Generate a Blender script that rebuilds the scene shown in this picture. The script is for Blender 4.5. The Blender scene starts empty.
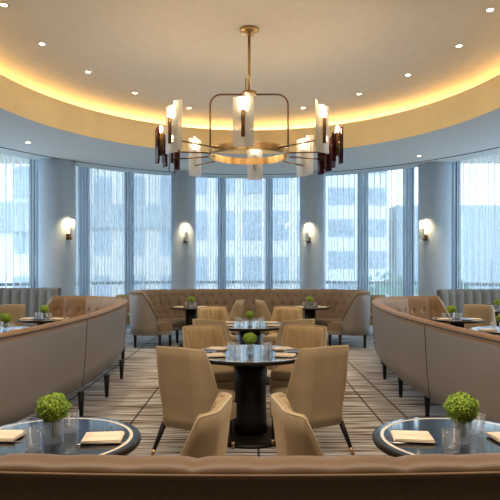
import bpy, bmesh, math, random
from mathutils import Vector, Matrix
random.seed(7)
PI = math.pi
sc = bpy.context.scene
COL = sc.collection
F = 570.0; HC = 1.5

# ------------------------------------------------------------------ materials
def lin(c):
    return tuple(((v/255)/12.92 if v/255 <= .04045 else ((v/255+.055)/1.055)**2.4) for v in c) + (1,)

def newmat(name):
    m = bpy.data.materials.new(name); m.use_nodes = True
    nt = m.node_tree; nt.nodes.clear()
    out = nt.nodes.new('ShaderNodeOutputMaterial')
    return m, nt, out

def N(nt, t, **kw):
    n = nt.nodes.new(t)
    for k, v in kw.items():
        if k in n.inputs: n.inputs[k].default_value = v
        else: setattr(n, k, v)
    return n

def pmat(name, rgb, rough=.5, metal=0, sheen=0, coat=0, var=0.0, vscale=8, bump=0, bscale=200, spec=.5, vstretch=(1,1,1)):
    m, nt, out = newmat(name)
    b = N(nt, 'ShaderNodeBsdfPrincipled', Roughness=rough, Metallic=metal)
    c = lin(rgb)
    b.inputs['Base Color'].default_value = c
    b.inputs['Specular IOR Level'].default_value = spec
    if sheen:
        b.inputs['Sheen Weight'].default_value = sheen
        b.inputs['Sheen Roughness'].default_value = .35
        b.inputs['Sheen Tint'].default_value = (min(1,c[0]*2.5), min(1,c[1]*2.5), min(1,c[2]*2.5), 1)
    if coat: b.inputs['Coat Weight'].default_value = coat; b.inputs['Coat Roughness'].default_value = .05
    tc = N(nt, 'ShaderNodeTexCoord')
    mp = N(nt, 'ShaderNodeMapping'); mp.inputs['Scale'].default_value = vstretch
    nt.links.new(tc.outputs['Object'], mp.inputs[0])
    n1 = N(nt, 'ShaderNodeTexNoise', Scale=vscale, Detail=4.0)
    nt.links.new(mp.outputs[0], n1.inputs['Vector'])
    v = max(var, .03)
    mr = N(nt, 'ShaderNodeMapRange'); mr.inputs['From Min'].default_value = .3; mr.inputs['From Max'].default_value = .7
    mr.inputs['To Min'].default_value = 1-v; mr.inputs['To Max'].default_value = 1+v
    nt.links.new(n1.outputs['Fac'], mr.inputs['Value'])
    mul = N(nt, 'ShaderNodeVectorMath', operation='SCALE'); mul.inputs[0].default_value = c[:3]
    nt.links.new(mr.outputs[0], mul.inputs['Scale'])
    nt.links.new(mul.outputs[0], b.inputs['Base Color'])
    if bump:
        n2 = N(nt, 'ShaderNodeTexNoise', Scale=bscale, Detail=3.0)
        nt.links.new(tc.outputs['Object'], n2.inputs['Vector'])
        bp = N(nt, 'ShaderNodeBump', Strength=bump, Distance=.004)
        nt.links.new(n2.outputs['Fac'], bp.inputs['Height'])
        nt.links.new(bp.outputs[0], b.inputs['Normal'])
    nt.links.new(b.outputs[0], out.inputs[0])
    return m

def emat(name, rgb, strength):
    m, nt, out = newmat(name)
    e = N(nt, 'ShaderNodeEmission', Strength=strength); e.inputs[0].default_value = lin(rgb)
    nt.links.new(e.outputs[0], out.inputs[0]); return m

def glass_thin(name, rgb, trans=.85, rough=.03, frost=0.0):
    """thin clear glass: transparent + glossy (+ a frosted translucent share)"""
    m, nt, out = newmat(name)
    t = N(nt, 'ShaderNodeBsdfTransparent'); t.inputs[0].default_value = lin(rgb)
    g = N(nt, 'ShaderNodeBsdfGlossy', Roughness=rough)
    lw = N(nt, 'ShaderNodeLayerWeight', Blend=.5)
    pw = N(nt, 'ShaderNodeMath', operation='POWER'); pw.inputs[1].default_value = 3.5; nt.links.new(lw.outputs['Facing'], pw.inputs[0])
    fr = N(nt, 'ShaderNodeMath', operation='MULTIPLY_ADD'); fr.inputs[1].default_value = .8; fr.inputs[2].default_value = .04; nt.links.new(pw.outputs[0], fr.inputs[0])
    mx = N(nt, 'ShaderNodeMixShader')
    nt.links.new(fr.outputs[0], mx.inputs[0]); nt.links.new(t.outputs[0], mx.inputs[1]); nt.links.new(g.outputs[0], mx.inputs[2])
    last = mx
    if frost:
        tl = N(nt, 'ShaderNodeBsdfTranslucent'); tl.inputs[0].default_value = lin(rgb)
        df = N(nt, 'ShaderNodeBsdfDiffuse'); df.inputs[0].default_value = lin(rgb)
        m1 = N(nt, 'ShaderNodeMixShader'); m1.inputs[0].default_value = .4
        nt.links.new(tl.outputs[0], m1.inputs[1]); nt.links.new(df.outputs[0], m1.inputs[2])
        m2 = N(nt, 'ShaderNodeMixShader'); m2.inputs[0].default_value = frost
        nt.links.new(mx.outputs[0], m2.inputs[1]); nt.links.new(m1.outputs[0], m2.inputs[2])
        last = m2
    nt.links.new(last.outputs[0], out.inputs[0]); return m

def sheer(name, rgb, dens, edge):
    m, nt, out = newmat(name)
    t = N(nt, 'ShaderNodeBsdfTransparent')
    tl = N(nt, 'ShaderNodeBsdfTranslucent'); tl.inputs[0].default_value = lin(rgb)
    df = N(nt, 'ShaderNodeBsdfDiffuse'); df.inputs[0].default_value = lin(rgb)
    m1 = N(nt, 'ShaderNodeMixShader'); m1.inputs[0].default_value = .35
    nt.links.new(tl.outputs[0], m1.inputs[1]); nt.links.new(df.outputs[0], m1.inputs[2])
    lw = N(nt, 'ShaderNodeLayerWeight', Blend=.5)
    tc = N(nt, 'ShaderNodeTexCoord'); mp = N(nt, 'ShaderNodeMapping'); mp.inputs['Scale'].default_value = (14, 14, .15)
    nt.links.new(tc.outputs['Object'], mp.inputs[0])
    nz = N(nt, 'ShaderNodeTexNoise', Scale=1.0, Detail=3.0); nt.links.new(mp.outputs[0], nz.inputs['Vector'])
    a = N(nt, 'ShaderNodeMath', operation='MULTIPLY_ADD'); a.inputs[1].default_value = edge; a.inputs[2].default_value = dens
    nt.links.new(lw.outputs['Facing'], a.inputs[0])
    b = N(nt, 'ShaderNodeMath', operation='MULTIPLY_ADD', use_clamp=True); b.inputs[1].default_value = .6; 
    nt.links.new(nz.outputs['Fac'], b.inputs[0])
    s = N(nt, 'ShaderNodeMath', operation='SUBTRACT'); s.inputs[1].default_value = .30
    nt.links.new(a.outputs[0], s.inputs[0]); nt.links.new(s.outputs[0], b.inputs[2])
    m2 = N(nt, 'ShaderNodeMixShader')
    nt.links.new(b.outputs[0], m2.inputs[0]); nt.links.new(t.outputs[0], m2.inputs[1]); nt.links.new(m1.outputs[0], m2.inputs[2])
    nt.links.new(m2.outputs[0], out.inputs[0]); return m

def carpet_mat():
    m, nt, out = newmat('carpet')
    b = N(nt, 'ShaderNodeBsdfPrincipled', Roughness=.95); b.inputs['Specular IOR Level'].default_value = .15
    tc = N(nt, 'ShaderNodeTexCoord')
    def noise(sx, sy, det=2.0):
        mp = N(nt, 'ShaderNodeMapping'); mp.inputs['Scale'].default_value = (sx, sy, 1)
        nt.links.new(tc.outputs['Object'], mp.inputs[0])
        n = N(nt, 'ShaderNodeTexNoise', Scale=1.0, Detail=det); nt.links.new(mp.outputs[0], n.inputs['Vector']); return n
    bars = noise(1.3, 26, 1.5); fine = noise(2.5, 75, 2.0); patch = noise(.9, .9, 2.0)
    r = N(nt, 'ShaderNodeValToRGB'); r.color_ramp.interpolation = 'LINEAR'
    el = r.color_ramp.elements
    el[0].position = .34; el[0].color = lin((92, 80, 72)); el[1].position = .58; el[1].color = lin((214, 218, 222))
    e = el.new(.43); e.color = lin((146, 130, 116)); e = el.new(.49); e.color = lin((184, 182, 182))
    nt.links.new(bars.outputs['Fac'], r.inputs[0])
    r2 = N(nt, 'ShaderNodeValToRGB'); el = r2.color_ramp.elements
    el[0].position = .38; el[0].color = (.55, .52, .5, 1); el[1].position = .56; el[1].color = (1, 1, 1, 1)
    nt.links.new(fine.outputs['Fac'], r2.inputs[0])
    mx = N(nt, 'ShaderNodeMix', data_type='RGBA', blend_type='MULTIPLY'); mx.inputs['Factor'].default_value = .8
    nt.links.new(r.outputs[0], mx.inputs['A']); nt.links.new(r2.outputs[0], mx.inputs['B'])
    sep = N(nt, 'ShaderNodeSeparateXYZ'); nt.links.new(tc.outputs['Object'], sep.inputs[0])
    last = mx.outputs['Result']
    tot = None
    for xi in (-2.36, -2.04, -1.15, .07, 1.28, 1.57, 2.5, -3.4, 3.6):
        c = N(nt, 'ShaderNodeMath', operation='COMPARE'); c.inputs[1].default_value = xi; c.inputs[2].default_value = .011
        nt.links.new(sep.outputs[0], c.inputs[0])
        if tot is None: tot = c
        else:
            a = N(nt, 'ShaderNodeMath', operation='MAXIMUM'); nt.links.new(tot.outputs[0], a.inputs[0]); nt.links.new(c.outputs[0], a.inputs[1]); tot = a
    m3 = N(nt, 'ShaderNodeMix', data_type='RGBA'); m3.inputs['B'].default_value = lin((52, 44, 40))
    sm = N(nt, 'ShaderNodeMath', operation='MULTIPLY'); sm.inputs[1].default_value = .85
    nt.links.new(tot.outputs[0], sm.inputs[0]); nt.links.new(sm.outputs[0], m3.inputs['Factor']); nt.links.new(last, m3.inputs['A'])
    nt.links.new(m3.outputs['Result'], b.inputs['Base Color'])
    bp = N(nt, 'ShaderNodeBump', Strength=.3, Distance=.003); nt.links.new(fine.outputs['Fac'], bp.inputs['Height'])
    nt.links.new(bp.outputs[0], b.inputs['Normal']); nt.links.new(b.outputs[0], out.inputs[0])
    return m

def real_glass(name, rgb=(250,252,252), rough=0.0):
    m, nt, out = newmat(name)
    b = N(nt, 'ShaderNodeBsdfPrincipled', Roughness=rough, IOR=1.45); b.inputs['Base Color'].default_value = lin(rgb)
    b.inputs['Transmission Weight'].default_value = 1
    nt.links.new(b.outputs[0], out.inputs[0]); return m

M = dict(
    carpet=carpet_mat(),
    plaster=pmat('ceiling_plaster', (224, 214, 198), .9, var=.02),
    soffit=pmat('soffit_paint', (192, 204, 210), .85, var=.02),
    fascia=pmat('fascia_painted_glow', (252, 228, 172), .7, var=.05, vscale=2),  # white lip face; warm bounce from the cove is put into its colour
    wall=pmat('wall_paint', (122, 108, 94), .9),
    column=pmat('column_paint', (176, 192, 206), .8, var=.02),
    slot=pmat('slot_black', (40, 44, 50), .8),
    alu=pmat('window_metal', (112, 124, 136), .5, metal=.2),
    velvet=pmat('tan_velvet', (166, 145, 114), .8, sheen=.5, var=.08, vscale=6, bump=.2, bscale=300),
    velvet_in=pmat('golden_velvet', (186, 160, 118), .75, sheen=.5, var=.10, vscale=7),
    velvet_cream=pmat('cream_velvet', (196, 178, 142), .75, sheen=.5, var=.08, vscale=7),
    leather=pmat('taupe_leather', (140, 132, 125), .42, var=.04, vscale=2.5, bump=.15, bscale=160, spec=.4),
    leather_brown=pmat('tan_leather', (142, 108, 72), .48, var=.07, vscale=5, bump=.15, bscale=160, spec=.4),
    leather_front=pmat('camel_leather', (118, 92, 66), .42, var=.05, vscale=4, bump=.15, bscale=220, spec=.4),
    fabric_far=pmat('mushroom_fabric', (134, 114, 92), .75, sheen=.2, var=.06, vscale=6, bump=.2),
    fabric_grey=pmat('grey_fabric', (118, 116, 110), .75, sheen=.2, var=.06, vscale=6, bump=.2),
    crest=pmat('pale_leather', (176, 162, 144), .4, var=.05, vscale=5, spec=.4),
    piping=pmat('dark_piping', (84, 72, 62), .5),
    darkwood=pmat('espresso_wood', (24, 18, 17), .45, var=.2, vscale=12, spec=.3, vstretch=(1,1,6)),
    tabletop=pmat('black_gloss_top', (30, 30, 36), .08, var=.1, coat=.6),
    ring=pmat('pale_inlay', (226, 216, 198), .35),
    brass=pmat('antique_brass', (184, 154, 108), .28, metal=1, var=.06),
    dbrass=pmat('dark_brass', (122, 92, 58), .35, metal=1, var=.06),
    frost=glass_thin('frosted_glass', (240, 240, 238), frost=.5, rough=.3),
    ameth=glass_thin('amethyst_glass', (104, 54, 66), frost=.5, rough=.08),
    bulb=emat('bulb_glow', (255, 228, 185), 30),
    sbulb=emat('sconce_glow', (255, 228, 180), 30),
    led=emat('led_warm', (255, 236, 200), 23),
    dlight=emat('downlight_glow', (255, 226, 180), 18),
    glass=glass_thin('clear_glass', (252, 253, 254), rough=.02, frost=.09),
    vglass=glass_thin('ribbed_glass', (252, 253, 254), rough=.05, frost=.2),
    pane=glass_thin('pane_glass', (236, 244, 248)),
    leaf=pmat('moss_leaf', (150, 182, 56), .6, var=.35, vscale=60),
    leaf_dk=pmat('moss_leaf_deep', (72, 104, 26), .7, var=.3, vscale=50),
    stem=pmat('stem_green', (88, 110, 50), .6),
    linen=pmat('cream_linen', (238, 224, 200), .9, bump=.3, bscale=500),
    card=pmat('menu_card', (120, 84, 52), .5),
    steel=pmat('cutlery_steel', (200, 200, 204), .15, metal=1),
    china=pmat('pale_china', (222, 222, 224), .2),
    slate=pmat('slate_plate', (92, 98, 112), .2),
    bld_white=pmat('pale_facade', (214, 216, 218), .9, var=.05, vscale=.3),
    bld_grey=pmat('grey_facade', (150, 158, 166), .9, var=.05, vscale=.3),
    bld_tan=pmat('stone_facade', (196, 192, 186), .9, var=.05, vscale=.3),
    bld_win=pmat('facade_window', (138, 150, 164), .2, var=.15, vscale=1),
    asphalt=pmat('asphalt', (120, 122, 124), .9),
    tree=pmat('tree_leaf', (74, 116, 92), .8, var=.3, vscale=3),
    bark=pmat('bark', (86, 72, 60), .9),
    sheer=sheer('sheer_voile', (228, 232, 236), .26, 1.5),
    drape=sheer('gathered_voile', (190, 200, 210), .92, .3),
)

# ------------------------------------------------------------------ mesh helpers
class MB:
    def __init__(s): s.v = []; s.f = []; s.sm = []
    def add(s, vs, fs, smooth=True):
        o = len(s.v); s.v += [tuple(v) for v in vs]; s.f += [tuple(i+o for i in f) for f in fs]; s.sm += [smooth]*len(fs); return s
    def grid(s, rows, closeu=False, closev=False, smooth=True, capu=False):
        """rows: list of lists of points"""
        nr, nc = len(rows), len(rows[0]); vs = [p for r in rows for p in r]; fs = []
        for i in range(nr if closeu else nr-1):
            for j in range(nc if closev else nc-1):
                a = i*nc+j; b = i*nc+(j+1) % nc; c = ((i+1) % nr)*nc+(j+1) % nc; d = ((i+1) % nr)*nc+j
                fs.append((a, b, c, d))
        s.add(vs, fs, smooth)
        if capu:
            s.add(rows[0], [tuple(range(nc))], False); s.add(rows[-1], [tuple(reversed(range(nc)))], False)
        return s
    def lathe(s, prof, c=(0,0,0), n=32, smooth=True):
        rows = [[(c[0]+r*math.cos(2*PI*k/n), c[1]+r*math.sin(2*PI*k/n), c[2]+z) for k in range(n)] for r, z in prof]
        return s.grid(rows, closev=True, smooth=smooth)
    def box(s, lo, hi, bev=0.0, seg=2, rot=0, loc=(0,0,0), top=1.0):
        bm = bmesh.new(); bmesh.ops.create_cube(bm, size=1)
        for v in bm.verts:
            k = top if v.co.z > 0 else 1
            v.co = Vector(((lo[0]+hi[0])/2+v.co.x*(hi[0]-lo[0])*k, (lo[1]+hi[1])/2+v.co.y*(hi[1]-lo[1])*k, (lo[2]+hi[2])/2+v.co.z*(hi[2]-lo[2])))
        if bev: bmesh.ops.bevel(bm, geom=bm.edges[:], offset=bev, segments=seg, affect='EDGES', profile=.5)
        R = Matrix.Translation(loc) @ Matrix.Rotation(rot, 4, 'Z')
        bm.verts.index_update()
        s.add([R @ v.co for v in bm.verts], [[v.index for v in f.verts] for f in bm.faces], bool(bev)); bm.free(); return s
    def tube(s, pts, r, n=8, closed=False):
        pts = [Vector(p) for p in pts]; rows = []; L = len(pts)
        rr = r if isinstance(r, (list, tuple)) else [r]*L
        prev = None
        for i, p in enumerate(pts):
            if closed: t = pts[(i+1) % L]-pts[i-1]
            else: t = pts[min(i+1, L-1)]-pts[max(i-1, 0)]
            t.normalize()
            if prev is None:
                a = t.cross(Vector((0,0,1)))
                if a.length < .1: a = t.cross(Vector((1,0,0)))
            else: a = prev - t*prev.dot(t)
            a.normalize(); prev = a; b = t.cross(a)
            rows.append([p + (a*math.cos(2*PI*k/n)+b*math.sin(2*PI*k/n))*rr[i] for k in range(n)])
        return s.grid(rows, closeu=closed, closev=True, capu=not closed)
    def sphere(s, c, r, nu=12, nv=8, sz=1.0):
        rows = [[(c[0]+r*math.sin(PI*i/nv)*math.cos(2*PI*k/nu), c[1]+r*math.sin(PI*i/nv)*math.sin(2*PI*k/nu), c[2]+r*sz*math.cos(PI*i/nv)) for k in range(nu)] for i in range(nv+1)]
        return s.grid(rows, closev=True)
    def mesh(s, name, mat):
        me = bpy.data.meshes.new(name); me.from_pydata(s.v, [], s.f)
        me.polygons.foreach_set('use_smooth', s.sm)
        bm = bmesh.new(); bm.from_mesh(me)
        bmesh.ops.remove_doubles(bm, verts=bm.verts, dist=1e-5)
        bmesh.ops.recalc_face_normals(bm, faces=bm.faces); bm.to_mesh(me); bm.free()
        me.materials.append(M[mat]); me.update(); return me
    def build(s, name, mat, parent=None, label=None, loc=None, rz=0):
        o = bpy.data.objects.new(name, s.mesh(name, mat)); COL.objects.link(o)
        if parent: o.parent = parent
        if label: o['label'] = label
        if loc: o.location = loc
        if rz: o.rotation_euler.z = rz
        return o

def thing(name, label, cat, loc=(0,0,0), rz=0, group=None):
    o = bpy.data.objects.new(name, None); COL.objects.link(o); o.empty_display_size = .1
    o.location = loc; o.rotation_euler.z = rz; o['label'] = label; o['category'] = cat
    if group: o['group'] = group
    return o
def tag(o, label, cat, group=None):
    o['label'] = label; o['category'] = cat
    if group: o['group'] = group
    return o
def struct(o, label=None):
    o['kind'] = 'structure'
    if label: o['label'] = label
    return o
KIDS = {}
def dup(root, loc, rz, label, group=None):
    kids = lambda o: [c for c in bpy.data.objects if c.parent == o]
    if root.name not in KIDS: KIDS[root.name] = [(c, kids(c)) for c in kids(root)]
    r = root.copy(); COL.objects.link(r); r.location = loc; r.rotation_euler.z = rz; r['label'] = label
    if group: r['group'] = group
    for ch, gs in KIDS[root.name]:
        c = ch.copy(); COL.objects.link(c); c.parent = r
        for g in gs:
            d = g.copy(); COL.objects.link(d); d.parent = c
    return r

def catmull(P, ds=.04):
    P = [Vector((p[0], p[1], 0)) for p in P]; Q = [2*P[0]-P[1]]+P+[2*P[-1]-P[-2]]; out = []
    for i in range(1, len(Q)-2):
        for k in range(20):
            t = k/20; a, b, c, d = Q[i-1], Q[i], Q[i+1], Q[i+2]
            out.append(.5*((2*b)+(c-a)*t+(2*a-5*b+4*c-d)*t*t+(-a+3*b-3*c+d)*t**3))
    out.append(P[-1]); L = [0]
    for a, b in zip(out, out[1:]): L.append(L[-1]+(b-a).length)
    n = max(2, int(round(L[-1]/ds))); res = []; j = 0
    for k in range(n+1):
        s = L[-1]*k/n
        while j < len(L)-2 and L[j+1] < s: j += 1
        t = (s-L[j])/max(1e-9, L[j+1]-L[j]); res.append(out[j].lerp(out[j+1], t))
    return res, L[-1]
def normals(P, side):
    out = []
    for i in range(len(P)):
        t = P[min(i+1, len(P)-1)]-P[max(i-1, 0)]; t.normalize(); out.append(Vector((t.y, -t.x, 0))*side)
    return out
def ell(cx, cy, a, b, th): return (cx+a*math.cos(th), cy+b*math.sin(th))

# ------------------------------------------------------------------ room shell
CY = 7.0
LA, LB = 3.5, 4.0          # cove lip
SA, SB = 5.8, 7.0          # soffit outer edge
WA, WB = 7.3, 7.5          # window line
ZS, ZT, ZC, ZW = 3.70, 4.16, 4.35, 4.15
NSEG = 128
ths = [2*PI*k/NSEG for k in range(NSEG)]
def ring(a, b, z): return [(*ell(0, CY, a, b, t), z) for t in ths]

mb = MB(); mb.box((-8, -4, -.1), (8, 15.6, 0)); struct(mb.build('floor', 'carpet'))
# upper ceiling: one slab over all
mb = MB(); mb.box((-8, -4, ZC), (8, 15.6, ZC+.1)); struct(mb.build('ceiling', 'plaster'))
# soffit ring: lip face, underside, outer upstand; extended behind the camera
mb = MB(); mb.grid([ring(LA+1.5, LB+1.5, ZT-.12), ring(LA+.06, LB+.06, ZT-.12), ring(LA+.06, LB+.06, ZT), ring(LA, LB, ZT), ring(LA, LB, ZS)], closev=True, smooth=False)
struct(mb.build('trim_1', 'fascia'), 'curved face of the oval ceiling recess, warm glow painted in')
mb = MB()
mb.grid([ring(LA, LB, ZS), ring(LA+.02, LB+.02, ZS), ring(SA*.915, SB*.915, ZS)], closev=True, smooth=False)
mb.grid([ring(SA*.925, SB*.925, ZS), ring(SA, SB, ZS), ring(SA, SB, ZC-.01)], closev=True, smooth=False)
struct(mb.build('ceiling_soffit', 'soffit'), 'pale lowered ceiling band around the oval recess')
mb = MB(); mb.grid([ring(SA*.915, SB*.915, ZS), ring(SA*.915, SB*.915, ZS+.06), ring(SA*.925, SB*.925, ZS+.06), ring(SA*.925, SB*.925, ZS)], closev=True, smooth=False)
struct(mb.build('trim_2', 'slot'), 'thin dark slot in the lowered ceiling')
# lowered ceiling over the camera end and side walls
mb = MB()
mb.box((-8, -4, ZS+.02), (8, 1.2, ZS+.12)); struct(mb.build('ceiling_rear', 'soffit'))
mb = MB(); mb.box((-8, -4.1, 0), (8, -4, ZC)); struct(mb.build('wall_rear', 'wall'))
mb = MB(); mb.box((-8.1, -4, 0), (-8, 7.5, ZC)); struct(mb.build('wall_left', 'wall'))
mb = MB(); mb.box((8, -4, 0), (8.1, 7.5, ZC)); struct(mb.build('wall_right', 'wall'))

def ray_ell(px, a, b):
    k = (px-250)/F    # x = k*y ; ((k y)/a)^2+((y-CY)/b)^2=1
    A = k*k/a/a+1/b/b; B = -2*CY/b/b; C = CY*CY/b/b-1
    y = (-B+math.sqrt(B*B-4*A*C))/(2*A); return (k*y, y)
def th_of(px, a=WA, b=WB):
    x, y = ray_ell(px, a, b); return math.atan2((y-CY)/b, x/a)

# windows: framed bays along the window line
bays = [-66, -15, 37, 84, 129, 176, 222, 269, 317, 363.5, 408.5, 453, 510, 566]
for i, (p0, p1) in enumerate(zip(bays, bays[1:])):
    t0, t1 = th_of(p0), th_of(p1); a = WA+.32; b = WB+.32
    A = Vector((*ell(0, CY, a, b, t0), 0)); B = Vector((*ell(0, CY, a, b, t1), 0)); d = (B-A); L = d.length; ang = math.atan2(d.y, d.x)
    e = thing(f'window_{i+1}', 'tall window bay with grey metal frame behind the sheer curtains', 'window', A, ang)
    del e['category']; struct(e)
    m = MB(); w = .045
    for x in (0, L): m.box((x-w, -.06, 0), (x+w, .06, ZC-.05))
    for z in (.02, 1.1, 4.2): m.box((w, -.05, z), (L-w, .05, z+.07))
    f = m.build('window_frame', 'alu', e)
    m = MB(); m.box((w, -.006, .1), (L-w, .006, 4.2)); m.build('window_pane', 'pane', e)
# return walls where the glazing stops
for side, px in (('west', -66), ('east', 566)):
    x, y = ray_ell(px, WA+.4, WB+.4); s = -1 if px < 0 else 1
    m = MB(); m.box((min(x, s*8.05), y-.15, 0), (max(x, s*8.05), y, ZC)); struct(m.build('wall_'+side, 'wall'))

# columns
colset = [(57, 11.75, .36), (183.5, 13.1, .28), (311.5, 13.1, .27), (434.5, 12.1, .335)]
for i, (px, D, r) in enumerate(colset):
    X = (px-250)/F*D; m = MB()
    m.lathe([(0, 0), (r+.03, 0), (r+.03, .1), (r, .11), (r, ZS-.03), (r-.025, ZS-.03), (r-.025, ZS-.004)], (X, D, 0), 48)
    c = struct(m.build('column', 'column'), ['round pale column at the far left', 'round pale column left of centre', 'round pale column right of centre', 'round pale column at the far right'][i])

# curtains
def curtain(p0, p1, mat, name, label, cat, wl, amp, group=None, off=0.0):
    t0, t1 = th_of(p0), th_of(p1); a, b = WA+off, WB+off
    n = max(24, int(abs(t1-t0)*WB/.014)); rng = random.Random(int(p0*7+3)); ph = rng.random()*6
    A = []; s = 0
    for k in range(n+1):
        t = t0+(t1-t0)*k/n; x, y = ell(0, CY, a, b, t); nx, ny = math.cos(t)/a, math.sin(t)/b; l = math.hypot(nx, ny); nx /= l; ny /= l
        s = abs(t-t0)*WB
        w = math.sin(2*PI*s/wl+ph+1.3*math.sin(s*3.1+ph)); w = math.copysign(abs(w)**.7, w)
        A.append((x, y, nx, ny, w))
    rows = []
    for z, k in ((.03, 1.2), (1.3, 1.05), (2.8, .95), (4.05, .7), (4.12, .6)):
        rows.append([(x+nx*amp*w*k, y+ny*amp*w*k, z) for x, y, nx, ny, w in A])
    o = MB().grid(rows).build(name, mat); tag(o, label, cat, group); return o
panels = [(-62, -17, 'wholly beside the far left edge bay'), (-13, 33.5, 'left of the far left column'), (41, 80, 'behind the far left column'), (88, 125.5, 'in the bay just right of the far left column'),
          (133, 174, 'just left of the second column'), (178, 218.5, 'just right of the second column'), (225.5, 266, 'in the middle of the window wall'),
          (272.5, 315, 'just left of the third column'), (319, 359.5, 'just right of the third column'), (368, 404, 'in the bay just left of the far right column'),
          (413.5, 449, 'behind the far right column'), (457.5, 508, 'right of the far right column'), (512, 562, 'beyond the right edge of the view')]
for p0, p1, w in panels:
    curtain(p0, p1, 'sheer', 'sheer_curtain', 'white sheer curtain panel hanging '+w, 'curtain', .15, .035, 'sheer curtains along the window wall')
stacks = [(33, 41.5, 'touching the left side of the far left column'), (79, 88.5, 'just right of the far left column'), (125, 133.5, 'midway between the two left columns'),
          (217.5, 226, 'between the second column and the wall centre'), (265.5, 273, 'between the wall centre and the third column'),
          (358.5, 368.5, 'midway between the two right columns'), (403.5, 414, 'just left of the far right column'), (448.5, 458, 'touching the right side of the far right column')]
for p0, p1, w in stacks:
    curtain(p0, p1, 'drape', 'gathered_curtain', 'narrow blue grey gathered curtain '+w, 'curtain', .075, .045, 'gathered curtains at the window posts', off=-.12)
# curtain pocket lid
mb = MB(); mb.grid([ring(SA, SB, ZC-.02), ring(WA+.35, WB+.35, ZC-.02)], closev=True, smooth=False); struct(mb.build('ceiling_pocket', 'soffit'))

# LED strip in the cove
mb = MB(); mb.grid([ring(LA+1.05, LB+1.05, ZT+.01), ring(LA+1.13, LB+1.13, ZT+.01), ring(LA+1.13, LB+1.13, ZT-.04), ring(LA+1.05, LB+1.05, ZT-.04)], closev=True, closeu=True, smooth=False)
tag(mb.build('light_strip', 'led'), 'warm light strip hidden behind the lip of the oval ceiling recess', 'light')

# downlights
dl = [(4, 5, 'top left corner'), (42, 44, 'second from the left edge'), (88, 72, 'third from the left edge'), (135, 93, 'fourth from the left edge'), (189, 108, 'fifth from the left, above left part of chandelier'),
      (303, 108, 'just above right part of chandelier'), (359, 94, 'right of the chandelier'), (408, 75, 'third from the right edge'), (459, 46, 'second from the right edge'), (490, 10, 'top right corner')]
def dl_mesh():
    e = thing('recessed_downlight', '', 'ceiling light')
    m = MB(); m.lathe([(.032, -.001), (.052, -.006), (.056, 0), (.052, .002)], n=24); m.build('trim_ring', 'soffit', e)
    m = MB(); m.lathe([(0, -.002), (.034, -.002)], n=24); m.build('lens', 'dlight', e); return e
DL0 = None
def spot(x, y, z, power, rgb, size, r=.04, blend=.6):
    l = bpy.data.lights.new('spot', 'SPOT'); l.energy = power; l.color = lin(rgb)[:3]; l.spot_size = size; l.spot_blend = blend; l.shadow_soft_size = r
    o = bpy.data.objects.new('spot_lamp', l); COL.objects.link(o); o.location = (x, y, z); return o
for px, py, w in dl:
    D = F*(ZC-HC)/(268-py); X = (px-250)/F*D; lab = 'small recessed downlight in the oval ceiling, '+w
    if DL0 is None: DL0 = dl_mesh(); DL0.location = (X, D, ZC); DL0['label'] = lab; DL0['group'] = 'downlights in the oval ceiling'
    else: dup(DL0, (X, D, ZC), 0, lab, 'downlights in the oval ceiling')
    spot(X, D, ZC-.02, 70, (255, 226, 186), 1.5)
for px, py, w in ((28, 142.5, 'left'), (419, 156, 'right')):
    D = F*(ZS-HC)/(268-py); X = (px-250)/F*D
    dup(DL0, (X, D, ZS), 0, 'small recessed downlight in the lowered pale ceiling on the '+w, 'downlights in the lowered ceiling')

# ------------------------------------------------------------------ banquettes
def bump_fn(kind):
    def f(s, z, z0, z1):
        v = (z-z0)/max(.01, (z1-z0))
        if kind == 'biscuit':
            r = .034*abs(math.sin(PI*s/.46))**.3
            for uu in (.25, .75):
                d = ((s/.46) % 1-uu)*.46; r -= .026*math.exp(-(d*d+((v-.55)*.5)**2)/.0012)
            return r
        if kind == 'button':
            r = .02
            for k, vv in enumerate((.2, .5, .8)):
                u = (s/.2+(.5 if k == 1 else 0)) % 1-.5
                d = u*.2; r -= .034*math.exp(-(d*d+((v-vv)*.5)**2)/.001)
            return r-.008*(1-abs(math.sin(PI*s/.2)))**6-.02*(1-abs(math.sin(PI*(s-.05)/1.9)))**30
        if kind == 'tuft':
            u = s/.2; v = (z-z0)/max(.01, (z1-z0))*3
            r = abs(math.sin(PI*u))**.45; q = abs(math.sin(PI*v))**.35
            return .030*(r*.6+.4*r*q)
        if kind == 'channel': return .028*abs(math.sin(PI*s/.18))**.5
        return 0
    return f
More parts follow.
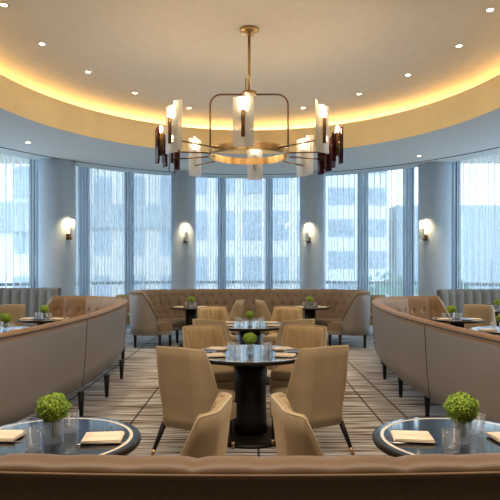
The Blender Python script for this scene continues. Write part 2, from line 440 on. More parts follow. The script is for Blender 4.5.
def banquette(root, ctrl, side, zt, inner, mats, tuft='biscuit', zb=.25, thick=.10, ch=.03, legs=(), seams=(), taper=(0, 0), lean=.05, crest_sp=.2, seat_z=.46, seat=True):
    P, L = catmull(ctrl, .025); Nn = normals(P, side); n = len(P)
    out_m, in_m, crest_m = mats; bf = bump_fn(tuft)
    def top(i):
        s = L*i/(n-1); h = zt
        for e, dist in ((taper[0], s), (taper[1], L-s)):
            if e and dist < e: h = zt-(zt-.55)*(1-dist/e)**1.3
        return h
    # outer shell
    rows = []
    for i in range(n):
        h = top(i)-ch; p = P[i]; q = Nn[i]
        row = []
        for z, o in ((zb, lean+.03), (zb+.0, lean), (zb+.15, lean*.7), ((zb+h)/2, lean*.35), (h-.05, 0), (h, .005), (h, .07), (zb, lean+.07)):
            row.append((p.x+q.x*o, p.y+q.y*o, z))
        rows.append(row)
    m = MB(); m.grid(rows, closev=True, capu=True); sh = m.build('back_shell', out_m, root)
    # inner cushion with crest
    rows = []
    for i in range(n):
        h = top(i); p = P[i]; q = Nn[i]; s = L*i/(n-1)
        g = .020*(1-abs(math.sin(PI*s/crest_sp))**.13)
        row = [(p.x+q.x*.05, p.y+q.y*.05, .3)]
        for k in range(9):   # roll over the top
            a = PI*(k/8); o = thick/2+.004-(thick/2+.006)*math.cos(a); zz = h-ch+ch*math.sin(a)-g*math.sin(a)
            row.append((p.x+q.x*o, p.y+q.y*o, zz))
        K = 22
        for k in range(1, K+1):
            z = (h-ch-.005)+(seat_z-.06-(h-ch-.005))*k/K
            o = thick+.012*min(1, k/3)+.05*(k/K)+bf(s, z, seat_z, h-.03)
            row.append((p.x+q.x*o, p.y+q.y*o, z))
        row.append((p.x+q.x*(thick+.02), p.y+q.y*(thick+.02), .3))
        rows.append(row)
    m = MB(); m.grid(rows, closev=True, capu=True); m.build('back_cushion', in_m, root)
    # piping
    pr_ = .006 if ch < .025 else .009
    m = MB(); m.tube([(P[i].x-Nn[i].x*.003, P[i].y-Nn[i].y*.003, top(i)-ch-.001) for i in range(0, n, 2)], pr_, 6)
    for sx in seams:
        i = min(range(n), key=lambda q: abs(P[q].y-sx)); h = top(i)-ch-.005
        m.tube([(P[i].x+Nn[i].x*(o-.001), P[i].y+Nn[i].y*(o-.001), z) for z, o in ((zb, lean), (zb+.15, lean*.7), ((zb+h)/2, lean*.35), (h-.05, 0), (h, .0))], .005, 5)
    m.build('piping', 'piping' if ch > .025 else out_m, root)
    # seat
    if seat:
        Q, LQ = catmull(inner, .05); nq = len(Q)-1
        def q_at(t):
            x = t*nq; j = min(nq-1, int(x)); return Q[j].lerp(Q[j+1], x-j)
        rows = []; rb = []
        for i in range(0, n, 2):
            a = P[i]+Nn[i]*.1; b = q_at(i/(n-1)); d = (b-a)
            def at(t, z): return (a.x+d.x*t, a.y+d.y*t, z)
            rows.append([at(.1, seat_z-.13), at(.1, seat_z), at(.5, seat_z+.015), at(.9, seat_z+.005), at(.97, seat_z-.015), at(1, seat_z-.06), at(.98, seat_z-.12), at(.9, seat_z-.13)])
            rb.append([at(.0, zb), at(.0, seat_z-.131), at(.96, seat_z-.131), at(.95, zb)])
        m = MB(); m.grid(rows, closev=True, capu=True); m.build('seat_cushion', in_m, root)
        m = MB(); m.grid(rb, closev=True, capu=True, smooth=False); m.build('seat_base', out_m, root)
    for lg in legs:
        if len(lg) == 2:
            x, y = lg
        m = MB(); m.tube([(0, 0, 0), (0, 0, zb+.01)], [.020, .034], 10)
        m.build('leg', 'darkwood', root, loc=(x, y, 0))

RC = [(-3.66, 10.4), (-3.2, 10.4), (-2.7, 10.25), (-2.2, 9.75), (-1.93, 9.0), (-1.76, 8.0), (-1.67, 7.0), (-1.64, 6.2), (-1.67, 5.4), (-1.74, 4.6), (-1.86, 3.8), (-2.1, 3.1), (-2.6, 2.6), (-3.3, 2.45)]
LC = [(-3.82, 10.4), (-3.3, 10.4), (-2.7, 10.25), (-2.2, 9.75), (-1.94, 9.0), (-1.80, 8.0), (-1.73, 7.0), (-1.71, 6.2), (-1.75, 5.4), (-1.84, 4.6), (-2.0, 3.8), (-2.22, 3.1), (-2.65, 2.6), (-3.3, 2.45)]
LI = [(-3.7, 9.8), (-3.3, 9.8), (-2.95, 9.6), (-2.65, 9.1), (-2.45, 8.5), (-2.33, 7.8), (-2.26, 7.0), (-2.23, 6.2), (-2.26, 5.4), (-2.33, 4.6), (-2.45, 4.0), (-2.65, 3.5), (-2.95, 3.15), (-3.3, 3.05)]
LLEG = [(-1.74, 5.72), (-1.71, 6.62), (-1.78, 7.7), (-2.03, 8.9), (-2.9, 10.25), (-3.5, 10.3), (-1.85, 4.5), (-3.2, 2.6), (-2.35, 6.2), (-2.4, 7.8), (-2.4, 4.8)]
def mirror(P, dx=0): return [(-x+dx, y) for x, y in P]
booth_mats = ('leather', 'leather_brown', 'crest')
e = thing('curved_booth', 'long curved booth on the left, taupe leather outside and tan tufted inside', 'booth')
banquette(e, LC, 1, 1.0, LI, booth_mats, legs=[(x+.045, y) for x, y in LLEG], seams=(6.0, 3.6, 8.8), taper=(.25, 0))
e = thing('curved_booth', 'long curved booth on the right, taupe leather outside and tan tufted inside', 'booth')
banquette(e, mirror(RC, .0), -1, 1.0, mirror(LI, .0), booth_mats, legs=mirror(LLEG, .04), seams=(5.45, 3.5, 8.8), taper=(.25, 0))

FH = [(-1.70, 10.55), (-1.95, 10.50), (-2.18, 10.62), (-2.32, 11.0), (-2.28, 11.5), (-1.95, 11.88), (-1.4, 12.02), (-.7, 12.08), (0, 12.1)]
FC = FH+[(-x, y) for x, y in FH[-2::-1]]
FIH = [(-1.45, 10.66), (-1.5, 10.85), (-1.58, 11.1), (-1.5, 11.3), (-1.25, 11.44), (-.6, 11.52), (0, 11.54)]
FI = FIH+[(-x, y) for x, y in FIH[-2::-1]]
e = thing('tufted_banquette', 'long tufted mushroom brown banquette with curled ends below the middle windows', 'banquette')
banquette(e, FC, 1, 1.06, FI, ('leather', 'fabric_far', 'fabric_far'), legs=[(-2.16, 10.72), (-1.68, 10.62), (-1.5, 10.7), (-1.45, 11.35), (-.5, 11.6), (.5, 11.6), (1.45, 11.35), (1.5, 10.7), (1.68, 10.62), (2.16, 10.72)], seams=(), taper=(.3, .3), lean=.02, tuft='button')
# outer straight banquettes
e = thing('tufted_banquette', 'grey tufted banquette below the windows at the far left', 'banquette')
banquette(e, [(-3.67, 11.08), (-4.1, 11.14), (-4.6, 11.14), (-5.1, 11.08), (-5.5, 11.0)][::-1], 1, 1.12, [(-5.5, 10.35), (-5.0, 10.45), (-4.3, 10.48), (-3.67, 10.45)], ('fabric_grey',)*3, tuft='channel', legs=[(-3.8, 10.55), (-3.8, 10.98), (-5.3, 10.5)], lean=.02)
e = thing('tufted_banquette', 'grey tufted banquette below the windows at the far right', 'banquette')
banquette(e, [(3.62, 11.05), (3.9, 11.15), (4.5, 11.2), (5.1, 11.15), (5.6, 11.05)], 1, 1.09, [(3.62, 10.5), (4.3, 10.6), (5.0, 10.6), (5.6, 10.5)], ('fabric_grey',)*3, tuft='channel', legs=[(3.75, 10.6), (3.75, 10.98), (5.4, 10.6)], lean=.02)
# foreground banquette
R0 = 8.2; FG = [(x, 1.255+R0-math.sqrt(R0*R0-x*x)) for x in [-2.0+.4*k for k in range(11)]]
FGI = [(x, y+.62) for x, y in FG]
e = thing('channel_banquette', 'camel leather banquette seen from behind along the bottom of the view', 'banquette')
banquette(e, FG, -1, 1.066, FGI, ('leather_front', 'leather_front', 'leather_front'), tuft='channel', crest_sp=.158, legs=[(-1.9, 1.65), (1.9, 1.65), (-1.9, 2.0), (1.9, 2.0), (0, 1.36)], lean=.03, ch=.024, thick=.09)

# ------------------------------------------------------------------ dining chair
def chair_proto(label, vin='velvet_in', vout='velvet'):
    e = thing('dining_chair', label, 'chair')
    hw, yb, yf, rc = .25, -.26, -.045, .13
    path = []
    for k in range(9): path.append((-hw, yf+(yb+rc-yf)*k/8))
    for k in range(1, 9):
        a = PI+PI/2*k/8; path.append((-hw+rc+rc*math.cos(a), yb+rc+rc*math.sin(a)))
    half = path; full = half+[(-x, y) for x, y in half[::-1]]
    P, L = catmull(full, .012); Nn = normals(P, -1); n = len(P)
    def prm(i):
        p = P[i]; t = max(0, min(1, (yf-p.y)/(yf-(yb+.07))))     # 0 side front .. 1 back
        h = .47+(.885-.47)*(t**1.15) if t < 1 else .885
        h -= .012*(p.x/hw)**2
        return h, t
    o_rows, i_rows, pipe = [], [], []
    for i in range(n):
        p = P[i]; q = Nn[i]; h, t = prm(i); s = L*i/(n-1)
        row = []
        for k in range(9):
            z = .25+(h-.25)*k/8; rk = -.055*t*max(0, (z-.4)/.48)      # backward lean of the back
            tk = -.03*(1-min(1, (z-.25)/.3))                           # tuck at the bottom
            row.append((p.x*(1-.04*t*0)-q.x*tk, p.y-q.y*tk+rk, z))
        rk = -.055*t*max(0, (h-.4)/.48)
        for a in (.3, .5, .7):
            row.append((p.x+q.x*.045*a, p.y+q.y*.045*a+rk, h+.010*math.sin(PI*a)))
        row.append((p.x+q.x*.04, p.y+q.y*.04+rk, h-.01)); row.append((p.x+q.x*.04, p.y+q.y*.04, .27))
        o_rows.append(row)
        pipe.append((p.x+q.x*.006, p.y+q.y*.006+rk, h+.004))
        row = []
        hh = h-.012
        for k in range(11):
            z = .40+(hh-.40)*k/10; rk = -.055*t*max(0, (z-.4)/.48)
            o = .046+.024*abs(math.sin(PI*s/.075))**.6*min(1, (1-k/10)*6+.25)
            row.append((p.x+q.x*o, p.y+q.y*o+rk, z))
        rk = -.055*t*max(0, (hh-.4)/.48)
        row.append((p.x+q.x*.036, p.y+q.y*.036+rk, hh+.005)); row.append((p.x+q.x*.036, p.y+q.y*.036, .40))
        i_rows.append(row)
    MB().grid(o_rows, closev=True, capu=True).build('back_shell', vout, e)
    MB().grid(i_rows, closev=True, capu=True).build('channel_lining', vin, e)
    MB().tube(pipe, .005, 6).build('piping', 'velvet_cream', e)
    m = MB(); m.box((-.205, -.2, .38), (.205, .265, .485), .035, 3); m.build('seat_cushion', vout, e)
    m = MB(); m.box((-.21, -.205, .25), (.21, .262, .385), .015, 2); m.build('seat_base', vout, e)
    for sx in (-1, 1):
        for y0, y1, x0, x1 in ((.21, .235, .185, .19), (-.18, -.275, .2, .255)):
            m = MB(); m.tube([(sx*x0, y0, .265), (sx*(x0+(x1-x0)*.8), y0+(y1-y0)*.8, .06)], [.024, .0155], 10)
            lg = m.build('leg', 'darkwood', e)
            m = MB(); m.tube([(sx*(x0+(x1-x0)*.8), y0+(y1-y0)*.8, .062), (sx*x1, y1, 0.001)], [.0165, .013], 10)
            m.build('brass_tip', 'brass', lg, 'brass foot cap')
    return e
# facing: local +y. ang(dx,dy) gives rz
def face(dx, dy): return math.atan2(-dx, dy)
chairs = [
    (-.42, 4.62, .50, .86, 'tan velvet chair seen from behind, front left side of the front round table'),
    (.47, 4.68, -.48, .87, 'tan velvet chair seen from behind, front right side of the front round table'),
    (-.39, 5.83, .42, -.9, 'channel-backed tan chair facing the camera, rear left side of the front round table'),
    (.49, 5.83, -.42, -.9, 'channel-backed tan chair facing the camera, rear right side of the front round table'),
    (-.37, 7.0, .50, .86, 'tan velvet chair seen from behind, front left side of the second round table'),
    (.46, 7.0, -.50, .86, 'tan velvet chair seen from behind, front right side of the second round table'),
    (-.50, 8.75, .42, -.9, 'channel-backed tan chair facing the camera, rear left side of the second round table'),
    (.50, 8.75, -.42, -.9, 'channel-backed tan chair facing the camera, rear right side of the second round table'),
    (-.415, 2.64, -1, .15, 'tan velvet chair with its back to the centre, at the nearest left table'),
    (.43, 2.64, 1, .15, 'tan velvet chair with its back to the centre, at the nearest right table'),
    (-.44, 10.95, -1, .25, 'pale chair at the left table of the long middle banquette'),
    (.44, 10.95, 1, .25, 'pale chair at the right table of the long middle banquette'),
    (-4.16, 9.75, -.6, .8, 'pale chair at the small far left table before the grey banquette'),
    (3.96, 9.72, .6, .8, 'pale chair at the small far right table before the grey banquette'),
    (-3.62, 7.05, 1, .1, 'tan chair on the window side of the front table in the left booth'),
    (3.72, 7.0, -1, .1, 'tan chair on the window side of the front table in the right booth'),
    (-3.75, 8.5, 1, 0, 'tan chair on the window side of the rear table in the left booth'),
    (3.8, 8.5, -1, 0, 'tan chair on the window side of the rear table in the right booth'),
    (-2.75, 12.75, .3, -1, 'pale chair by the windows just left of the long middle banquette'),
    (2.75, 12.6, -.3, -1, 'pale chair by the windows just right of the long middle banquette'),
]
CH0 = None
for x, y, dx, dy, lab in chairs:
    if CH0 is None:
        CH0 = chair_proto(lab); CH0.location = (x, y, 0); CH0.rotation_euler.z = face(dx, dy); CH0['group'] = 'velvet dining chairs'
    else: dup(CH0, (x, y, 0), face(dx, dy), lab, 'velvet dining chairs')

# ------------------------------------------------------------------ tables
def table(x, y, r, pr, label, group):
    e = thing('round_table', label, 'table', (x, y, 0), 0, group)
    m = MB(); m.lathe([(0, .715), (r-.03, .715), (r-.004, .722), (r, .732), (r, .742), (r-.004, .748), (r-.012, .7495)], n=72); m.build('table_edge', 'darkwood', e)
    m = MB(); m.lathe([(0, .73), (r-.0122, .73), (r-.0122, .7498), (r-.035, .7498)], n=96, smooth=False)
    m.lathe([(r-.050, .7498), (0, .7498)], n=96, smooth=False); m.build('tabletop', 'tabletop', e)
    m = MB(); m.lathe([(r-.050, .745), (r-.050, .7505), (r-.035, .7505), (r-.035, .745)], n=96, smooth=False); m.build('inlay_ring', 'ring', e)
    m = MB(); m.lathe([(0, .05), (pr*1.15, .05), (pr*1.08, .2), (pr*1.04, .45), (pr*1.04, .714), (0, .714)], n=40); m.build('pedestal', 'darkwood', e)
    br = r*.62
    m = MB(); m.lathe([(0, 0), (br, 0), (br, .02), (br-.03, .035), (pr+.01, .06), (0, .06)], n=48); m.build('base', 'darkwood', e)
    return e
T = {}
BG, SG = 'large round centre tables', 'small round tables'
def mk(key, x, y, r, pr, lab, g): T[key] = (x, y, r); table(x, y, r, pr, lab, g)
mk('front', 0, 5.05, .535, .135, 'large round black table with thick pedestal in the centre front', BG)
mk('second', 0, 7.55, .535, .135, 'large round black table behind the front centre one', BG)
mk('nl', -.87, 2.5, .385, .1, 'small round black table with pale inlaid ring nearest on the left', SG)
mk('nr', .93, 2.5, .385, .1, 'small round black table with pale inlaid ring nearest on the right', SG)
mk('fl', -1.14, 11.0, .39, .1, 'small round table before the left part of the long middle banquette', SG)
mk('fr', 1.16, 11.0, .39, .1, 'small round table before the right part of the long middle banquette', SG)
mk('ll1', -2.98, 6.95, .38, .1, 'front small round table inside the left booth', SG)
mk('ll2', -3.05, 8.45, .38, .1, 'rear small round table inside the left booth', SG)
mk('rr1', 3.08, 6.95, .38, .1, 'front small round table inside the right booth', SG)
mk('rr2', 3.05, 8.4, .38, .1, 'rear small round table inside the right booth', SG)
mk('ol', -4.55, 10.12, .38, .1, 'small round table before the grey banquette at the far left', SG)
mk('or', 4.42, 10.12, .38, .1, 'small round table before the grey banquette at the far right', SG)
ZTB = .7512

# ---- things on tables
def vase_proto(seed, R=.070, hv=.105, rv=.038, leaves=1500):
    rng = random.Random(seed); e = thing('vase_of_greens', '', 'plant')
    m = MB(); n = 40; prof_o = [(0, .0), (rv*.9, .0), (rv*.98, .006), (rv*.96, .04), (rv*1.02, hv)]; prof_i = [(rv*.92, hv), (rv*.86, .04), (rv*.8, .016), (0, .014)]
    rows = []
    for j, (r, z) in enumerate(prof_o+prof_i):
        rows.append([(r*(1+(.05*math.cos(k*PI) if 0 < j < 5 else 0))*math.cos(2*PI*k/n), r*(1+(.05*math.cos(k*PI) if 0 < j < 5 else 0))*math.sin(2*PI*k/n), z) for k in range(n)])
    m.grid(rows, closev=True); m.build('glass_vase', 'vglass', e, 'ribbed clear glass vase')
    m = MB()
    for k in range(9):
        a = k*2.4; rr = .012*math.sqrt(k/2)
        m.tube([(rr*math.cos(a)*.6, rr*math.sin(a)*.6, .02), (rr*math.cos(a), rr*math.sin(a), hv+.02)], .0022, 5)
    m.build('stems', 'stem', e)
    cz = hv+R*.62; m = MB(); m2 = MB()
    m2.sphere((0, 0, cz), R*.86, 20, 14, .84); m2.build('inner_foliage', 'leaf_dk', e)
    for k in range(leaves):
        z = 1-2*(k+.5)/leaves; a = k*2.39996; s = math.sqrt(1-z*z)
        d = Vector((s*math.cos(a), s*math.sin(a), z)); rr = R*(.86+.17*rng.random()+.05*math.sin(a*1.0+z*9)); p = Vector((d.x*rr, d.y*rr, cz+d.z*rr*.86))
        u = d.cross(Vector((rng.uniform(-1, 1), rng.uniform(-1, 1), rng.uniform(-1, 1)))).normalized(); v = (d.cross(u)+d*rng.uniform(-.9, .9)).normalized()
        L = R*rng.uniform(.09, .17)
        m.add([p-u*L*.45, p-v*L*.4, p+u*L*.45+d*L*.3, p+v*L*.7+d*L*.25], [(0, 1, 2, 3)], False)
    m.build('foliage', 'leaf', e)
    return e
def tumbler_proto():
    m = MB(); r, h = .037, .088
    m.lathe([(0, 0), (r*.86, 0), (r*.9, .004), (r, h), (r-.0022, h+.0008), (r-.0045, h), (r*.9-.005, .016), (0, .013)], n=32)
    return m.mesh('tumbler', 'glass')
def napkin_proto():
    e = thing('folded_napkin', '', 'napkin')
    m = MB()
    for k, (w, d) in enumerate(((.085, .07), (.084, .069), (.082, .067))):
        m.box((-w, -d, .001+k*.0045), (w, d, .0052+k*.0045), .0019, 2, rot=.02*(k-1))
    m.build('cloth', 'linen', e)
    m = MB(); m.box((-.0845, -.0015, .0145), (.0815, .0012, .0155)); m.build('fold_edge', 'linen', e); return e
def knife_proto():
    m = MB(); m.box((-.004, -.1, .0), (.004, -.01, .004), .0015); m.box((-.0085, -.012, .0005), (.0075, .105, .0022), .0008, top=.7)
    return m.mesh('knife', 'steel')
def fork_proto():
    m = MB(); m.box((-.004, -.1, 0), (.004, .04, .003), .001); m.box((-.011, .038, .0), (.011, .055, .003), .001)
    for k in range(4): m.box((-.0105+k*.0062, .054, 0), (-.0078+k*.0062, .1, .0025))
    return m.mesh('fork', 'steel')
def plate_proto():
    m = MB(); m.lathe([(0, 0), (.055, 0), (.058, .004), (.1, .014), (.102, .0165), (.098, .0165), (.06, .007), (0, .006)], n=48)
    return m.mesh('side_plate', 'slate')
tum, knm, fkm, plm = tumbler_proto(), knife_proto(), fork_proto(), plate_proto()
V0 = vase_proto(3); N0 = napkin_proto(); used = {'v': 0, 'n': 0}
NAPK = {}
def put_vase(x, y, lab, sc_=1.0):
    if not used['v']: V0.location = (x, y, ZTB); V0['label'] = lab; V0['group'] = 'green vases on the tables'; o = V0; used['v'] = 1
    else: o = dup(V0, (x, y, ZTB), random.random()*6, lab, 'green vases on the tables')
    o.scale = (sc_,)*3; return o
def put_napkin(x, y, rz, lab, z=ZTB):
    if not used['n']: N0.location = (x, y, z); N0.rotation_euler.z = rz; N0['label'] = lab; N0['group'] = 'folded napkins'; used['n'] = 1
    else: dup(N0, (x, y, z), rz, lab, 'folded napkins')
def put(mesh, name, cat, x, y, rz, lab, group, z=ZTB):
    o = bpy.data.objects.new(name, mesh); COL.objects.link(o); o.location = (x, y, z); o.rotation_euler.z = rz; tag(o, lab, cat, group)

def at(px, py, z=.75):
    D = F*(HC-z)/(py-268); return ((px-250)/F*D, D)
# nearest left table
x, y = -.848, 2.455; put_vase(x, y, 'green moss ball in ribbed glass vase on the nearest left table')
put(tum, 'tumbler', 'glass', *at(33, 450), 0, 'clear tumbler nearest the camera on the nearest left table', 'water tumblers')
put(tum, 'tumbler', 'glass', *at(71, 431), 0, 'clear tumbler behind the vase on the nearest left table', 'water tumblers')
x, y = at(103, 440); put_napkin(x, y, .1, 'cream folded napkin on the right half of the nearest left table', ZTB+.003)
put(knm, 'knife', 'cutlery', x+.005, y-.058, PI/2+.05, 'steel knife by the right-hand napkin on the nearest left table', 'table knives')
x, y = at(2, 438); put_napkin(x, y, -.05, 'cream folded napkin at left edge of view on the nearest left table', ZTB+.003)
put(knm, 'knife', 'cutlery', x+.01, y-.06, PI/2-.05, 'steel knife by the left-hand napkin on the nearest left table', 'table knives')
# nearest right table
x, y = .91, 2.45; put_vase(x, y, 'green moss ball in ribbed glass vase on the nearest right table')
put(tum, 'tumbler', 'glass', *at(451, 452), 0, 'clear tumbler nearest the camera on the nearest right table', 'water tumblers')
put(tum, 'tumbler', 'glass', *at(477, 434), 0, 'clear tumbler behind the vase on the nearest right table', 'water tumblers')
x, y = at(412, 439); put_napkin(x, y, -.12, 'cream folded napkin on the left half of the nearest right table', ZTB+.003)
put(knm, 'knife', 'cutlery', x-.005, y-.058, PI/2-.05, 'steel knife by the left-hand napkin on the nearest right table', 'table knives')
x, y = at(512, 440); put_napkin(x, y, .1, 'cream folded napkin at right edge of view on the nearest right table', ZTB+.003)
# front & second centre tables: four settings
for key, nm in (('front', 'the front round table'), ('second', 'the second round table')):
    X, Y, r = T[key]
    put_vase(X+.0, Y-.02, 'green moss ball in glass vase at the middle of '+nm, .86)
    quad = {(-1, -1): 'front left', (1, -1): 'front right', (-1, 1): 'rear left', (1, 1): 'rear right'}
    for (sx, sy), q in quad.items():
        put_napkin(X+sx*.30, Y-.02+sy*(.2 if sy > 0 else .19), sx*sy*.25, f'cream folded napkin at the {q} place of {nm}', ZTB+.003)
        put(tum, 'tumbler', 'glass', X+sx*(.11 if sy < 0 else .155), Y+sy*.13-.05, 0, f'clear tumbler at the {q} place of {nm}', 'water tumblers')
        put(knm, 'knife', 'cutlery', X+sx*.185, Y+sy*.24-.02, -sx*.25, f'steel knife at the {q} place of {nm}', 'table knives')
        put(fkm, 'fork', 'cutlery', X+sx*.415, Y+sy*.13-.02, -sx*.2, f'steel fork at the {q} place of {nm}', 'table forks')
    for sx, q in ((-1, 'left'), (1, 'right')):
        put(plm, 'side_plate', 'plate', X+sx*.395, Y-.005, 0, f'dark side plate at the {q} edge of {nm}', 'side plates')
small = [('fl', 'the small table at the left of the middle banquette', 0, .05, 1), ('fr', 'the small table at the right of the middle banquette', 0, .05, 1),
         ('ll1', 'the front table in the left booth', -.0, .0, 1), ('ll2', 'the rear table in the left booth', .0, .0, 1),
         ('rr1', 'the front table in the right booth', 0, 0, 1), ('rr2', 'the rear table in the right booth', -.08, 0, 1),
         ('ol', 'the small table before the far left grey banquette', 0, .05, 1), ('or', 'the small table before the far right grey banquette', -.02, 0, 1)]
for key, nm, vx, vy, k in small:
    X, Y, r = T[key]
    put_vase(X+vx, Y+vy, 'green moss ball in vase on '+nm.replace('small table at the ', ''), .95)
    s = 1 if X > 0 else -1
    put(tum, 'tumbler', 'glass', X+vx+.09, Y+vy-.05, 0, 'tumbler right of the vase on '+nm, 'water tumblers')
    put(tum, 'tumbler', 'glass', X+vx-.10, Y+vy+.02, 0, 'tumbler left of the vase on '+nm, 'water tumblers')
    put_napkin(X-.22, Y-.1, .1, 'left napkin on '+nm)
    put_napkin(X+.22, Y-.1, -.1, 'right napkin on '+nm)
for key, sx, nm in (('ll2', -.02, 'the rear table in the left booth'), ('rr2', .06, 'the rear table in the right booth')):
    X, Y, r = T[key]
    put(plm, 'side_plate', 'plate', X+sx, Y-.22, 0, 'side plate at the near edge of '+nm, 'side plates')

# ------------------------------------------------------------------ chandelier
CX, CYc = -.01, 6.8; ZR = 2.86
e = thing('chandelier', 'large brass ring chandelier with frosted and amethyst glass plates hanging from the oval ceiling', 'chandelier', (CX, CYc, 0))
m = MB(); m.lathe([(0, ZC-.002), (.11, ZC-.002), (.112, ZC-.03), (.10, ZC-.05), (.04, ZC-.055), (.03, ZC-.08), (0, ZC-.08)], n=40); m.build('canopy', 'brass', e)
m = MB(); m.tube([(0, 0, ZC-.06), (0, 0, 3.6)], .017, 12); m.tube([(-.04, 0, 3.76), (-.04, 0, 3.56)], .008, 8); m.build('stem', 'brass', e)
m = MB(); m.lathe([(0, 3.535), (.085, 3.535), (.09, 3.545), (.09, 3.59), (.085, 3.6), (0, 3.6)], n=32); m.build('hub', 'brass', e)
hwf = .465; pts = []
for s in (-1, 1):
    a = [(s*.05, 0, 3.57), (s*(hwf-.13), 0, 3.57)]
    for k in range(1, 9):
        t = PI/2*k/8; a.append((s*(hwf-.13+.13*math.sin(t)), 0, 3.57-.13+.13*math.cos(t)))
    a.append((s*hwf, 0, ZR)); m = MB(); m.tube(a, .0105, 8); m.build('frame_arm', 'dbrass', e)
RR = .475
m = MB(); n = 72
prof = [(RR-.012, -.042), (RR+.012, -.042), (RR+.012, .042), (RR-.012, .042)]
m.grid([[((r)*math.cos(2*PI*k/n), r*math.sin(2*PI*k/n), ZR+z) for k in range(n)] for r, z in prof], closeu=True, closev=True, smooth=False)
m.build('ring', 'brass', e)
fx = [(-93, 'f', 1.12), (-136, 'f', 1.16), (-46, 'f', 1.14), (188, 'a', 1.04), (161, 'a', 1.02), (133, 'f', 1.08), (86, 'f', 1.10), (47, 'f', 1.07), (20, 'a', 1.02), (-8, 'a', 1.04)]
for deg, kind, R in fx:
    t = math.radians(deg); d = Vector((math.cos(t), math.sin(t), 0)); s = Vector((-d.y, d.x, 0))
    zt = 3.215; zb = 2.715
    P = d*R
    m = MB(); m.tube([d*(RR+.008)+Vector((0, 0, ZR)), P+Vector((0, 0, ZR))], .0085, 8); m.build('arm', 'dbrass', e)
    m = MB(); c = P+d*.0; 
    m.tube([c+Vector((0, 0, ZR-.05)), c+Vector((0, 0, ZR+.22))], .019, 12)
    m.build('lamp_holder', 'dbrass' if kind == 'f' else 'dbrass', e)
    m = MB(); m.sphere((c.x, c.y, ZR+.26), .022, 10, 8, 1.9); m.build('bulb', 'bulb', e)
    # glass plates facing the ring centre
    ang = math.atan2(s.y, s.x)
    w = .115 if kind == 'f' else .05
    def plate(off_d, off_s, w, z0, z1, mt, tw=0):
        m = MB(); o = c+d*off_d+s*off_s
        m.box((-w, -.005, z0), (w, .005, z1), .002, 1, rot=ang+tw, loc=(o.x, o.y, 0)); m.build('glass_plate', mt, e, 'frosted white glass plate' if mt == 'frost' else 'amethyst purple glass plate')
    if kind == 'f':
        plate(-.026, 0, w*.92, zb, zt, 'frost'); plate(.045 if deg > 0 else -.06, .06*(1 if deg < -90 else -1), w*.42, zb+.03, zt+.05, 'frost', .5)
    else:
        plate(.04, 0, w, zb, zt-.07, 'ameth', .5); plate(-.05, .03, w, zb-.04, zt-.16, 'ameth', .5)
        plate(-.04, -.06, w*.8, zb+.02, zt-.14, 'ameth', -.6)
    l = bpy.data.lights.new('bulb_light', 'POINT'); l.energy = 4; l.color = lin((255, 220, 170))[:3]; l.shadow_soft_size = .03
    lo = bpy.data.objects.new('bulb_light', l); COL.objects.link(lo); lo.location = (CX+c.x-d.x*.0, CYc+c.y, ZR+.36)

# ------------------------------------------------------------------ sconces
for i, (px, D, r) in enumerate(colset):
    X = (px-250)/F*D; fd = Vector((-X, -D, 0)).normalized()
    tgt = {0: 70, 1: 186, 2: 308, 3: 424}[i]
    # direction on column so that it projects to the target pixel
    best = min(((abs(250+F*(X+(r+.06)*math.sin(a))/(D-(r+.06)*math.cos(a))-tgt), a) for a in [k*.02-1.3 for k in range(131)]), key=lambda q: q[0])[1]
    d = Vector((math.sin(best), -math.cos(best), 0)); zc = 2.30
    e = thing('wall_sconce', 'brass and frosted glass sconce on the '+['far left column', 'second column from left', 'third column from left', 'far right column'][i], 'sconce', (X, D, 0), 0, 'sconces on the columns')
    s = Vector((-d.y, d.x, 0)); ang = math.atan2(s.y, s.x); z0 = zc-.2
    m = MB(); o = d*(r+.012); m.box((-.045, -.012, z0-.03), (.045, .012, z0+.09), .004, 1, rot=ang, loc=o); m.build('back_plate', 'dbrass', e)
    m = MB(); m.tube([d*(r+.01)+Vector((0, 0, z0+.03)), d*(r+.10)+Vector((0, 0, z0+.03))], .01, 8); m.build('arm', 'dbrass', e)
    m = MB(); o = d*(r+.1); m.tube([o+Vector((0, 0, z0-.03)), o+Vector((0, 0, z0+.24))], .019, 12); m.build('lamp_holder', 'dbrass', e)
    m = MB(); m.sphere((o.x, o.y, z0+.275), .022, 10, 8, 1.8); m.build('bulb', 'sbulb', e)
    m = MB(); o2 = d*(r+.16); m.box((-.05, -.004, z0+.0), (.05, .004, z0+.38), .002, 1, rot=ang, loc=o2); m.build('glass_plate', 'frost', e)
    l = bpy.data.lights.new('sconce_light', 'POINT'); l.energy = 4; l.color = lin((255, 220, 165))[:3]; l.shadow_soft_size = .02
    lo = bpy.data.objects.new('sconce_light', l); COL.objects.link(lo); q = Vector((X, D, 0))+d*(r+.09); lo.location = (q.x, q.y, z0+.35)

# ------------------------------------------------------------------ outside
mb = MB(); mb.box((-60, 16, -6.2), (60, 90, -6)); struct(mb.build('street', 'asphalt'))
def building(x0, x1, y, z1, mat, label, rows, cols, ww, wh, zstart, dz, band=None, skip=()):
    e = thing('office_building', label, 'building', (0, 0, -6), 0); m = MB()
    m.box((x0, y, 0), (x1, y+8, z1+6)); m.build('facade', mat, e)
    if band:
        for a, b in band:
            m = MB(); m.box((x0-.1, y-.25, a+6), (x1+.1, y-.02, b+6)); m.build('ledge', 'bld_grey', e)
    dx = (x1-x0)/cols
    for j in range(rows):
        for k in range(cols):
            cx = x0+dx*(k+.5); z = zstart+6+j*dz
            m = MB(); m.box((cx-ww/2, y-.06, z), (cx+ww/2, y-.01, z+wh)); m.build('window', 'bld_win', e)
building(-22, -9.5, 27, 12, 'bld_white', 'pale office building seen through the left curtains', 6, 6, 1.3, 1.5, -3, 2.6, [(3.2, 4.6)])
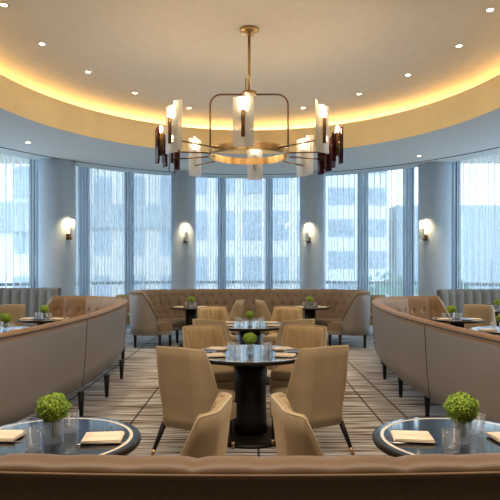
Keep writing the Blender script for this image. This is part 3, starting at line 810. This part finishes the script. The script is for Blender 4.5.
building(-8.6, -3.4, 30, 16, 'bld_tan', 'stone office building seen between the two left columns', 7, 3, .9, 1.5, -3, 2.6, [(3.6, 4.8)])
building(-3.0, 3.2, 26, 16, 'bld_tan', 'stone building with rows of windows behind the middle curtains', 8, 5, .8, 1.3, -3.5, 2.1)
building(3.6, 6.6, 27, 14, 'bld_white', 'white banded office building behind the right middle curtains', 11, 2, 1.2, .8, -3, 1.5)
building(7.2, 22, 28, 4.6, 'bld_grey', 'low grey building seen through the right curtains', 2, 7, 1.2, 1.4, -2.5, 3.0)
for k, (x, y, h, lab) in enumerate(((5.2, 22, 2.2, 'green street tree outside the window left of far right column'), (8.6, 24, 1.7, 'smaller green street tree further right outside the window'))):
    e = thing('street_tree', lab, 'tree', (x, y, -6)); m = MB(); m.tube([(0, 0, 0), (.05, 0, 5.6)], [.16, .08], 8); m.build('trunk', 'bark', e)
    m = MB(); rng = random.Random(k)
    for q in range(700):
        a = rng.random()*2*PI; z = rng.uniform(-1, 1); rr = h*.62*rng.random()**.4; s = math.sqrt(1-z*z); p = Vector((rr*s*math.cos(a), rr*s*math.sin(a), 6+rr*z))
        u = Vector((rng.uniform(-1, 1), rng.uniform(-1, 1), rng.uniform(-1, 1))).normalized(); v = u.orthogonal().normalized()
        m.add([p-u*.12, p-v*.1, p+u*.12, p+v*.1], [(0, 1, 2, 3)], False)
    m.build('crown', 'tree', e)

# ------------------------------------------------------------------ light
w = bpy.data.worlds.new('sky'); sc.world = w; w.use_nodes = True
bg = w.node_tree.nodes['Background']; bg.inputs[0].default_value = lin((210, 225, 236)); bg.inputs[1].default_value = 4.9
# added warm fill light above the nearest tables, not a room fixture
def area(x, y, z, sx, sy, p, rgb, rot=(0, 0, 0)):
    l = bpy.data.lights.new('added_fill_light', 'AREA'); l.shape = 'RECTANGLE'; l.size = sx; l.size_y = sy; l.energy = p; l.color = lin(rgb)[:3]
    o = bpy.data.objects.new('added_fill_light', l); COL.objects.link(o); o.location = (x, y, z); o.rotation_euler = rot
area(0, 2.15, ZS-.05, 6, 1.0, 130, (255, 232, 206), (math.radians(0), 0, 0))

cam = bpy.data.cameras.new('camera'); co = bpy.data.objects.new('camera', cam); COL.objects.link(co)
co.location = (0, 0, HC); co.rotation_euler = (PI/2, 0, 0)
cam.sensor_width = 36; cam.sensor_fit = 'HORIZONTAL'; cam.lens = 36*F/500; cam.shift_y = 18/500; cam.clip_end = 300
sc.camera = co
sc.view_settings.view_transform = 'Standard'; sc.view_settings.look = 'None'; sc.view_settings.gamma = 1
sc.view_settings.exposure = 0.36; sc.view_settings.use_curve_mapping = False
sc.cycles.use_denoising = True
sc.cycles.max_bounces = 10; sc.cycles.diffuse_bounces = 5; sc.cycles.transparent_max_bounces = 24; sc.cycles.transmission_bounces = 8
sc.cycles.caustics_reflective = False; sc.cycles.caustics_refractive = False
sc.cycles.sample_clamp_indirect = 8
